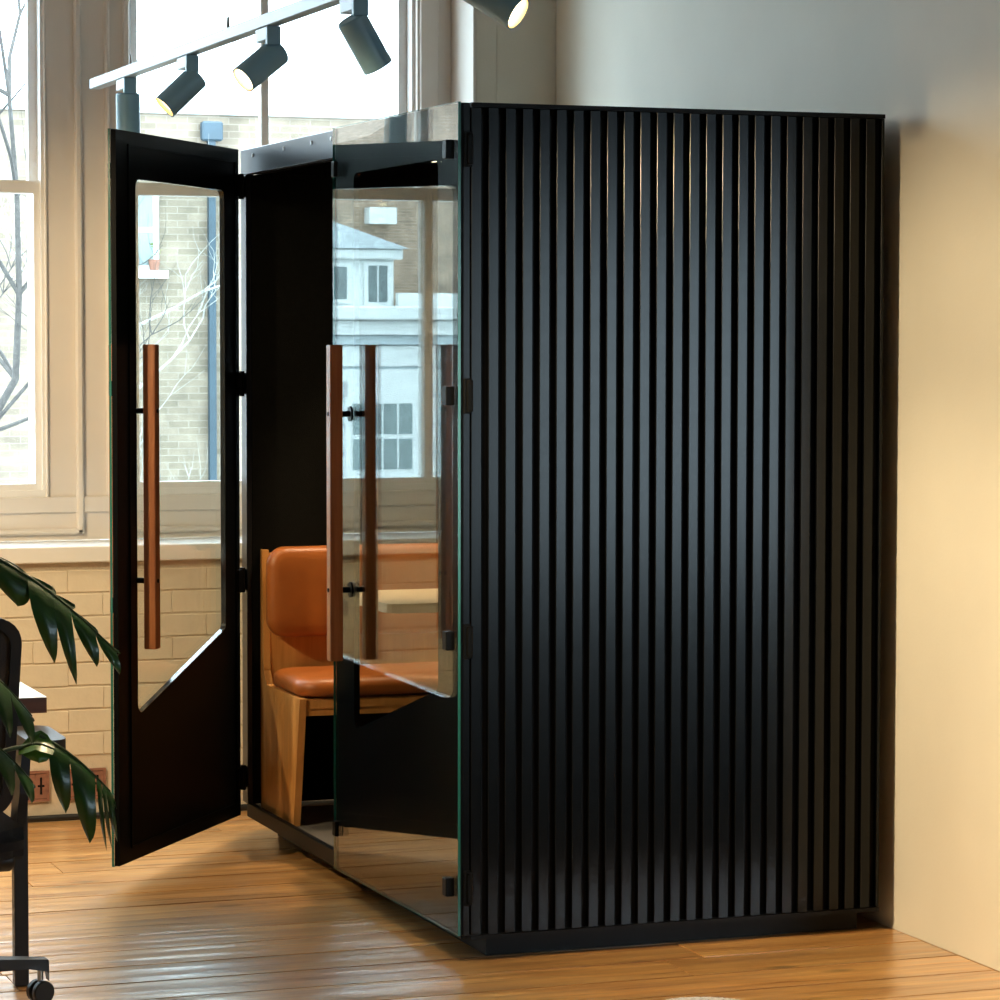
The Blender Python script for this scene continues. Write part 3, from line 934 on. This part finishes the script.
bm_tube(bm, [(0.165, -0.04, 0.365), (0.175, -0.04, 0.365), (0.215, -0.04, 0.365), (0.225, -0.04, 0.365)], [0.024, 0.03, 0.03, 0.022], 16)
obj('adjust_knob', bm, 'chair_plastic', chair, 40)
bm = bmesh.new()
bm_prism(bm, rounded([(-0.235, -0.21), (0.235, -0.21), (0.225, 0.24), (-0.225, 0.24)], 0.08, 6), lambda a, b, t: (a, b, t), 0.386, 0.455)
caps = [f for f in bm.faces if len(f.verts) > 6]
bmesh.ops.bevel(bm, geom=list({e for f in caps for e in f.edges}), offset=0.025, segments=3, affect='EDGES')
obj('seat', bm, 'chair_fabric', chair, 50)
# back: rounded frame ring with mesh panel, leaning slightly
bm = bmesh.new()
tilt = lambda a, b, t: (a, -0.235 - (b - 0.5) * 0.12 + t, b)
bo = rounded([(-0.185, 0.50), (0.185, 0.50), (0.203, 0.965), (-0.203, 0.965)], 0.06, 6)
bi = rounded([(-0.160, 0.525), (0.160, 0.525), (0.178, 0.942), (-0.178, 0.942)], 0.045, 6)
bm_ring(bm, bo, bi, tilt, -0.014, 0.014)
bf = obj('back_frame', bm, 'chair_plastic', chair, 40)
bm = bmesh.new()
bm_prism(bm, rounded([(-0.161, 0.524), (0.161, 0.524), (0.179, 0.943), (-0.179, 0.943)], 0.045, 6), tilt, -0.002, 0.002)
obj('back_mesh', bm, 'chair_mesh', bf)
bm = bm_tube(bmesh.new(), [(0, -0.10, 0.36), (0, -0.235, 0.37), (0, -0.28, 0.45), (0, -0.275, 0.60)], [0.022, 0.024, 0.022, 0.016], 12)
obj('back_spine', bm, 'chair_plastic', chair, 40)
for s in (-1, 1):
    bm = bmesh.new()
    poly = [(-0.02, 0.36), (0.05, 0.36), (0.035, 0.50), (0.02, 0.635), (-0.045, 0.635), (-0.05, 0.52)]
    bm_prism(bm, poly, lambda a, b, t: (t * s + s * 0.02 * (b - 0.36) / 0.28, a, b), 0.228, 0.25)
    obj('arm_post', bm, 'chair_plastic', chair)
    bm = bmesh.new()
    bm_prism(bm, rounded([(0.235, -0.19), (0.33, -0.19), (0.335, 0.11), (0.235, 0.09)], 0.046, 9), lambda a, b, t: (a * s, b, t), 0.636, 0.664)
    caps = [f for f in bm.faces if len(f.verts) > 6]
    bmesh.ops.bevel(bm, geom=list({e for f in caps for e in f.edges}), offset=0.006, segments=2, affect='EDGES')
    obj('armrest', bm, 'chair_plastic', chair, 50)

# ---- potted monstera, mostly outside the frame
PX, PY = -1.80, -0.95
plant = tag(empty('monstera_plant', (PX, PY, 0)), 'monstera with drooping split leaves at the left edge', 'plant')
pot = obj('pot', bm_lathe(bmesh.new(), [(0, 0), (0.13, 0), (0.14, 0.005), (0.18, 0.33), (0.185, 0.34), (0.175, 0.34), (0.168, 0.31), (0.0, 0.31)], 36), 'pot_ceramic', plant, 40)
obj('soil', bm_lathe(bmesh.new(), [(0, 0.318), (0.168, 0.312), (0.168, 0.3105), (0, 0.3105)], 28), 'soil', plant)
def leaf(base, tip, near, half_w, lobes, droop_near, droop_far, m='leaf_green', arch=0.04, far_w=0.6, cuts=0.6, round_tip=False):
    """split leaf blade: midrib base->tip (arched); broad lobes hang to the near and far sides, parted by slits
    lobes: list of (s0, s1, reach) along the midrib, reach scales the lobe's length"""
    base, tip = Vector(base), Vector(tip)
    D = tip - base
    d = D.normalized()
    nv = Vector(near)
    nv = (nv - d * nv.dot(d)).normalized()
    Z = Vector((0, 0, 1))
    def mid(s):
        return base + D * s + Z * arch * math.sin(PI * max(0, min(1, s)))
    bm = bmesh.new()
    NT, NS = 8, 6
    for side, drp, wm in ((1, droop_near, 1.0), (-1, droop_far, far_w)):
        for (s0, s1, reach) in lobes:
            rows = []
            for i in range(NT + 1):
                t = i / NT
                w = half_w * wm * reach * t
                shrink = 1.0 if t < 0.4 else max(0.03, 1 - ((t - 0.4) / 0.6) ** 2.6)
                if round_tip: shrink = max(0.05, math.sqrt(max(0.0, 1 - t * t)))
                slit = 0.0 if t < 1 - cuts else 0.10 * min(1, (t - 1 + cuts) / 0.2)
                sc, h = (s0 + s1) / 2, (s1 - s0) / 2 * (1 - slit) * shrink
                row = []
                for j_ in range(NS + 1):
                    f_ = -1 + 2 * j_ / NS
                    s_ = sc + f_ * h + 0.10 * t * t
                    ang = drp * (0.35 + 0.65 * t)
                    p = mid(s_) + nv * side * (math.cos(ang) * w + 0.005 * t * math.cos(f_ * PI)) - Z * math.sin(ang) * w
                    row.append(bm.verts.new(p))
                rows.append(row)
            for a, b in zip(rows[:-1], rows[1:]):
                for j_ in range(NS):
                    bm.faces.new((a[j_], a[j_ + 1], b[j_ + 1], b[j_]))
    bmesh.ops.remove_doubles(bm, verts=bm.verts, dist=0.0004)
    bmesh.ops.solidify(bm, geom=list(bm.faces), thickness=0.001)
    for v in bm.verts: v.co -= Vector((PX, PY, 0))
    lf = obj('leaf', bm, m, plant, 60)
    pts = [mid(s) - Vector((PX, PY, 0)) + Z * 0.001 for s in [i / 8 for i in range(9)]]
    obj('midrib', bm_tube(bmesh.new(), pts, [0.0042 - 0.0003 * i for i in range(9)], 8), 'stem_green', lf, 60)
    return lf
def petiole(a, b, bend=(0, 0, 0.15), r=0.006):
    a, b, bend = Vector(a), Vector(b), Vector(bend)
    pts = []
    for i in range(11):
        t = i / 10
        pts.append(a * (1 - t) + b * t + bend * 4 * t * (1 - t) - Vector((PX, PY, 0)))
    obj('petiole', bm_tube(bmesh.new(), pts, [r * (1.3 - 0.5 * i / 10) for i in range(11)], 8), 'stem_green', plant, 60)
CAMN = (-0.25, -0.95, 0)
soilp = (PX, PY, 0.31)
L1b, L1t = (-1.36, -0.80, 1.150), (-1.072, -0.83, 0.922)
leaf(L1b, L1t, CAMN, 0.13, [(0.0, 0.34, 0.58), (0.34, 0.53, 1.1), (0.53, 0.66, 1.15), (0.66, 0.84, 0.55), (0.84, 1.0, 0.32)], 1.4, -0.5, arch=0.02, far_w=0.20, cuts=0.50)
petiole(soilp, L1b, (0.0, 0, 0.20))
L2b, L2t = (-1.235, -0.80, 0.742), (-1.085, -0.82, 0.615)
leaf(L2b, L2t, CAMN, 0.155, [(0.10, 0.42, 0.85), (0.42, 0.78, 1.0), (0.80, 0.87, 0.85), (0.88, 0.94, 0.75), (0.94, 1.04, 0.6)], 1.5, 1.3, arch=0.012, far_w=0.3, cuts=0.85)
petiole(soilp, (-1.235, -0.80, 0.725), (-0.02, 0, 0.10))
leaf((-1.283, -0.81, 0.715), (-1.21, -0.83, 0.715), CAMN, 0.045, [(0.0, 1.0, 1.0)], 0.9, -0.7, 'leaf_young', 0.012, 0.9, 0.6, True)
FULL = [(0.0, 0.2, 0.8), (0.2, 0.4, 1.0), (0.4, 0.6, 1.0), (0.6, 0.8, 0.85), (0.8, 1.0, 0.5)]
leaf((-1.50, -0.88, 0.93), (-1.275, -0.92, 0.80), CAMN, 0.13, FULL, 0.9, 0.4, arch=0.05)
petiole(soilp, (-1.50, -0.88, 0.93), (-0.04, 0, 0.15))
leaf((-1.48, -0.95, 0.78), (-1.29, -1.0, 0.67), CAMN, 0.10, FULL, 0.8, 0.5, arch=0.04)
petiole(soilp, (-1.48, -0.95, 0.78), (0, 0, 0.12))
leaf((-1.95, -0.9, 1.15), (-2.30, -1.0, 1.05), (0.2, -1, 0), 0.17, FULL, 0.5, 0.5, arch=0.06, far_w=1)
petiole(soilp, (-1.95, -0.9, 1.15), (0, 0, 0.1))
leaf((-1.80, -0.75, 1.30), (-1.70, -0.40, 1.25), (1, 0, 0), 0.17, FULL, 0.5, 0.5, arch=0.06, far_w=1)
petiole(soilp, (-1.80, -0.75, 1.30), (0, 0, 0.1))

# ---- pouf at the bottom edge
pouf = tag(empty('round_pouf', (-0.31, -2.275, 0)), 'pale grey domed pouf peeking in at the bottom edge', 'pouf')
prof = [(0, 0), (0.19, 0.0), (0.215, 0.02), (0.232, 0.10), (0.236, 0.18), (0.228, 0.25), (0.205, 0.312), (0.165, 0.358), (0.11, 0.386), (0.05, 0.397), (0, 0.399)]
obj('pouf_body', bm_lathe(bmesh.new(), prof, 40), 'pouf_fabric', pouf, 180)
bm = bm_tube(bmesh.new(), [(0.237 * math.cos(2 * PI * k / 40), 0.237 * math.sin(2 * PI * k / 40), 0.18) for k in range(41)], 0.004, 6)
obj('piping', bm, 'pouf_fabric', pouf, 60)

rug = box('dimming_rug', 'chair_fabric', 0.05, 6.4, -9.4, -1.12, 0.0, 0.012)  # added dark cover on the unseen floor, darkens what the ribs reflect
tag(rug, 'added charcoal rug, out of view, dimming floor reflections in the ribs', 'rug')
# ---- terracotta air vents low in the brick wall, cable along the floor
for i, (a, b) in enumerate(VENTS):
    lab = ['terracotta air vent in the bricks beside the open booth door', 'terracotta air vent in the bricks behind the chair'][i]
    v = tag(empty('air_vent', ((a + b) / 2, WY, 0.066)), lab, 'vent', 'terracotta air vents low in the brick wall')
    w = b - a
    box('backplate', 'vent_dark', -w / 2 + 0.004, w / 2 - 0.004, -0.001, 0.003, 0.006, 0.096, v)
    bm = bmesh.new()
    mp = lambda p, q, t: (p, t, q)
    bm_ring(bm, [(-w / 2, 0), (w / 2, 0), (w / 2, 0.102), (-w / 2, 0.102)], [(-w / 2 + 0.008, 0.008), (w / 2 - 0.008, 0.008), (w / 2 - 0.008, 0.094), (-w / 2 + 0.008, 0.094)], mp, -0.010, 0.003)
    obj('frame', bm, 'terracotta', v)
    nx = 3
    cw = (w - 0.016) / nx
    for k in range(nx):
        cx = -w / 2 + 0.008 + cw * (k + 0.5)
        for zz in (0.051,):
            # square tile with a cross-shaped hole
            a_, h_ = cw * 0.49, 0.041
            c_, e_ = 0.0042, 0.012
            cross = [(cx - c_, zz - e_ * 2.4), (cx + c_, zz - e_ * 2.4), (cx + c_, zz - c_), (cx + e_, zz - c_), (cx + e_, zz + c_), (cx + c_, zz + c_),
                     (cx + c_, zz + e_ * 2.4), (cx - c_, zz + e_ * 2.4), (cx - c_, zz + c_), (cx - e_, zz + c_), (cx - e_, zz - c_), (cx - c_, zz - c_)]
            bm = bmesh.new()
            bm_ring(bm, [(cx - a_, zz - h_), (cx + a_, zz - h_), (cx + a_, zz + h_), (cx - a_, zz + h_)], cross, mp, -0.0075, -0.0012)
            obj('grille_tile', bm, 'terracotta', v)
bm = bm_tube(bmesh.new(), [(-4.2 + 0.27 * i, WY - 0.022 + 0.003 * math.sin(i * 1.7), 0.0115) for i in range(20)], 0.011, 8)
tag(obj('floor_cable', bm, 'cable_black', None, 60), 'black cable lying along the foot of the brick wall', 'cable')

# ================================================================== OUTSIDE
GZ = -7.0
struct(box('ground', 'asphalt', -60, 50, 3.6, 110, GZ - 0.2, GZ), 'grey street far below the windows', 'ground')
struct(box('ground', 'asphalt', -60, 50, -80, -11.2, GZ - 0.2, GZ), 'grey street behind the building', 'ground')

# brick building straight across
bb_ = tag(empty('brick_building', (6.5, 26, GZ)), 'pale stock brick building seen through the windows', 'building')
def ob(par, org):
    def f(name, m, x0, x1, y0, y1, z0, z1, parent=None, bevel=0.0):
        return box(name, m, x0 - org[0], x1 - org[0], y0 - org[1], y1 - org[1], z0 - org[2], z1 - org[2], parent or par, bevel)
    return f
f = ob(bb_, (6.5, 26, GZ))
f('wall', 'stock_brick', 0.6, 15, 26, 32, GZ, 4.1)
f('parapet_coping', 'stone_coping', 0.55, 15.05, 25.93, 32.05, 4.1, 4.22)
f('downpipe', 'pipe_blue', 6.0, 6.08, 25.90, 25.98, GZ, 4.0)
f('rainwater_head', 'pipe_blue', 5.92, 6.16, 25.86, 25.99, 3.80, 4.02, None, 0.02)
for (a, b, c, d) in ((4.75, 5.43, 2.34, 3.25), (2.3, 3.0, 2.34, 3.25), (7.6, 8.3, 1.2, 2.3), (4.75, 5.43, -1.6, -0.4)):
    wf = f('window', 'white_render', a, b, 25.94, 25.999, c, d)
    f('pane', 'far_pane_pale', a + 0.07, b - 0.07, 25.925, 25.939, c + 0.06, (c + d) / 2 - 0.03, wf)
    f('pane', 'far_pane_pale', a + 0.07, b - 0.07, 25.925, 25.939, (c + d) / 2 + 0.03, d - 0.07, wf)
    f('window_sill', 'white_render', a - 0.08, b + 0.08, 25.82, 25.999, c - 0.09, c - 0.001, wf)
def flowerpot(x, z, lab):
    t = tag(empty('flower_pot', (x, 25.875, z)), lab, 'flower pot', 'flower pots on the far sill')
    obj('pot', bm_lathe(bmesh.new(), [(0, 0), (0.05, 0), (0.07, 0.12), (0.06, 0.12), (0, 0.1)], 12), 'terracotta', t, 40)
    bm = bmesh.new()
    rr = random.Random(int(x * 100))
    for k in range(16):
        a = rr.uniform(0, 2 * PI); h = rr.uniform(0.06, 0.2); r0 = rr.uniform(0.02, 0.10)
        p = Vector((r0 * math.cos(a), r0 * math.sin(a) * 0.5, 0.1 + h))
        u = Vector((math.cos(a), math.sin(a), 0.3)) * 0.03
        w = Vector((-math.sin(a), math.cos(a), 0)) * 0.015
        vs = [bm.verts.new(q) for q in (p - u, p + w, p + u, p - w)]
        bm.faces.new(vs)
    bmesh.ops.solidify(bm, geom=list(bm.faces), thickness=0.002)
    obj('foliage', bm, 'moss', t)
flowerpot(5.36, 2.341, 'small terracotta flower pot on the right of the far sill')
flowerpot(5.12, 2.341, 'small terracotta flower pot on the left of the far sill')

# white house, seen mirrored in the closed glass door
wh = tag(empty('white_house', (-19.2, 55, GZ)), 'white boarded house with slate bay, mirrored in the glass door', 'building')
f = ob(wh, (-17.5, 55, GZ))
f('wall', 'lead_grey', -24, -11, 55.06, 62, GZ, 1.95)
zz = 1.70
k = 0
for z0, z1 in ((0.94, 1.40), (0.31, 0.88), (-0.31, 0.25), (-0.93, -0.37), (-1.55, -0.99), (-2.18, -1.61), (-2.78, -2.24), (-3.4, -2.84)):
    f('siding_board', 'white_render', -24, -11, 55.0, 55.06, z0, z1, None, 0.015)
f('cornice', 'white_render', -24.2, -10.8, 54.6, 62, 1.951, 2.25, None, 0.03)
f('cornice_grey_board', 'lead_grey', -24.1, -10.9, 54.9, 55.06, 1.42, 1.62)  # plain grey band set below the white frieze
f('frieze', 'white_render', -24.1, -10.9, 54.8, 55.06, 1.63, 1.94)
for (a, b, c, d) in ((-18.01, -16.58, -1.36, 0.18), (-14.4, -12.9, -1.36, 0.18), (-21.6, -20.1, -1.36, 0.18)):
    wf = f('window', 'white_render', a - 0.14, b + 0.14, 54.93, 54.999, c - 0.14, d + 0.14, None)
    cx = (a + b) / 2; cz = (c + d) / 2
    xs = [a, a + (b - a) * 0.25, cx, a + (b - a) * 0.75, b]
    for i in range(4):
        for (q0, q1) in ((c, cz), (cz, d)):
            f('pane', 'far_pane_pale' , xs[i] + 0.025, xs[i + 1] - 0.025, 54.915, 54.929, q0 + 0.05, q1 - 0.05, wf)
# bay on the roof terrace
f('bay_wall', 'white_render', -17.79, -13.4, 55.6, 59, 2.251, 3.29)
f('bay_cornice', 'white_render', -17.95, -13.2, 55.4, 59.1, 3.291, 3.52, None, 0.03)
for (a, b, c, d) in ((-16.72, -16.02, 2.36, 3.15), (-17.66, -17.14, 2.30, 3.18), (-15.2, -14.6, 2.30, 3.18)):
    wf = f('window', 'white_render', a - 0.05, b + 0.05, 55.53, 55.599, c - 0.04, d + 0.05)
    f('pane', 'far_pane', a + 0.04, (a + b) / 2 - 0.02, 55.515, 55.529, c + 0.05, d - 0.03, wf)
    f('pane', 'far_pane', (a + b) / 2 + 0.02, b - 0.04, 55.515, 55.529, c + 0.05, d - 0.03, wf)
bm = bmesh.new()
v0 = [bm.verts.new((x + 17.5, y_ - 55, z - GZ)) for x, y_, z in ((-18.05, 55.3, 3.522), (-13.1, 55.3, 3.522), (-13.1, 59.2, 3.522), (-18.05, 59.2, 3.522))]
v1 = [bm.verts.new((x + 17.5, y_ - 55, z - GZ)) for x, y_, z in ((-16.0, 57.0, 4.45), (-15.0, 57.0, 4.45), (-15.0, 57.4, 4.45), (-16.0, 57.4, 4.45))]
bm.faces.new(v0); bm.faces.new(v1)
for i in range(4): bm.faces.new((v0[i], v0[(i + 1) % 4], v1[(i + 1) % 4], v1[i]))
obj('bay_roof', bm, 'slate', wh)
f('terrace_wall', 'white_render', -24, -17.8, 55.3, 55.5, 2.251, 2.55)
# brick terrace house behind it
th = tag(empty('brick_terrace', (-19.95, 63, GZ)), 'brown brick gable behind the white house, mirrored in the glass door', 'building')
bm = bmesh.new()
bm_prism(bm, [(-30, GZ), (-8, GZ), (-8, 5.8), (-14, 5.2), (-16.8, 5.85), (-19.5, 6.5), (-22, 8.0), (-30, 8.0)], lambda a, b, t: (a + 18, t - 63, b - GZ), 63, 70)
obj('wall', bm, 'brown_brick', th)
f = ob(th, (-18, 63, GZ))
f('downpipe', 'white_render', -18.35, -18.2, 62.88, 62.99, 2.0, 6.1)
wf = f('window', 'white_render', -17.35, -16.8, 62.93, 62.999, 3.9, 5.0)
f('pane', 'far_pane_pale', -17.27, -16.88, 62.91, 62.929, 3.98, 4.92, wf)
f('balcony_box', 'white_render', -20.1, -19.4, 62.6, 62.999, 4.35, 4.75)

# bare trees
def tree(name, org, label, barkm, trunk_pts, r0, limbs, seed, twig=3):
    rr = random.Random(seed)
    t = tag(empty(name, org), label, 'tree')
    tp = [Vector(p) for p in trunk_pts]
    bm = bm_tube(bmesh.new(), tp, [r0 * (1 - 0.75 * i / (len(tp) - 1)) for i in range(len(tp))], 8)
    obj('trunk', bm, barkm, t, 60)
    def grow(bm, p, d, ln, r, depth):
        pts = [p]
        q = p
        dd = d.copy()
        for i in range(4):
            dd = (dd + Vector((rr.uniform(-.28, .28), rr.uniform(-.28, .28), rr.uniform(-.12, .30)))).normalized()
            q = q + dd * ln / 4
            pts.append(q)
        bm_tube(bm, pts, [r, r * .85, r * .7, r * .55, r * .4], 5)
        if depth > 0:
            for k in range(3):
                i = rr.choice((2, 3, 4))
                nd = (dd + Vector((rr.uniform(-1, 1), rr.uniform(-1, 1), rr.uniform(-.4, .8)))).normalized()
                grow(bm, pts[i], nd, ln * rr.uniform(.5, .75), r * .5, depth - 1)
    for k in range(limbs):
        i = 1 + int((len(tp) - 1) * (0.15 + 0.85 * k / max(1, limbs - 1)) * 0.999) - 0
        i = min(i, len(tp) - 1)
        a = rr.uniform(0, 2 * PI)
        d = Vector((math.cos(a), math.sin(a), rr.uniform(0.2, 1.0))).normalized()
        bm = bmesh.new()
        grow(bm, tp[i], d, rr.uniform(0.9, 1.5), r0 * 0.42, twig)
        obj('limb', bm, barkm, t, 60)
tree('bare_tree', (1.45, 14, GZ), 'dark bare tree outside the left window', 'bark_dark',
     [(-0.6, 0, 0), (-0.5, 0.1, 3), (-0.45, 0, 6), (-0.15, 0, 7.9), (0.08, 0, 8.3), (0.12, 0.05, 8.9), (0.1, 0, 9.6), (0.05, 0, 10.3), (-0.05, 0, 11.0)], 0.042, 15, 3)
tree('bare_tree', (3.35, 18.5, GZ), 'pale bare tree outside, behind the open booth door', 'bark_pale',
     [(0, 0, 0), (0.05, 0, 3), (-0.05, 0, 5.5), (0.05, 0, 6.6), (0.1, 0, 7.4), (0.05, 0, 8.1), (0.12, 0, 8.7)], 0.036, 12, 8)
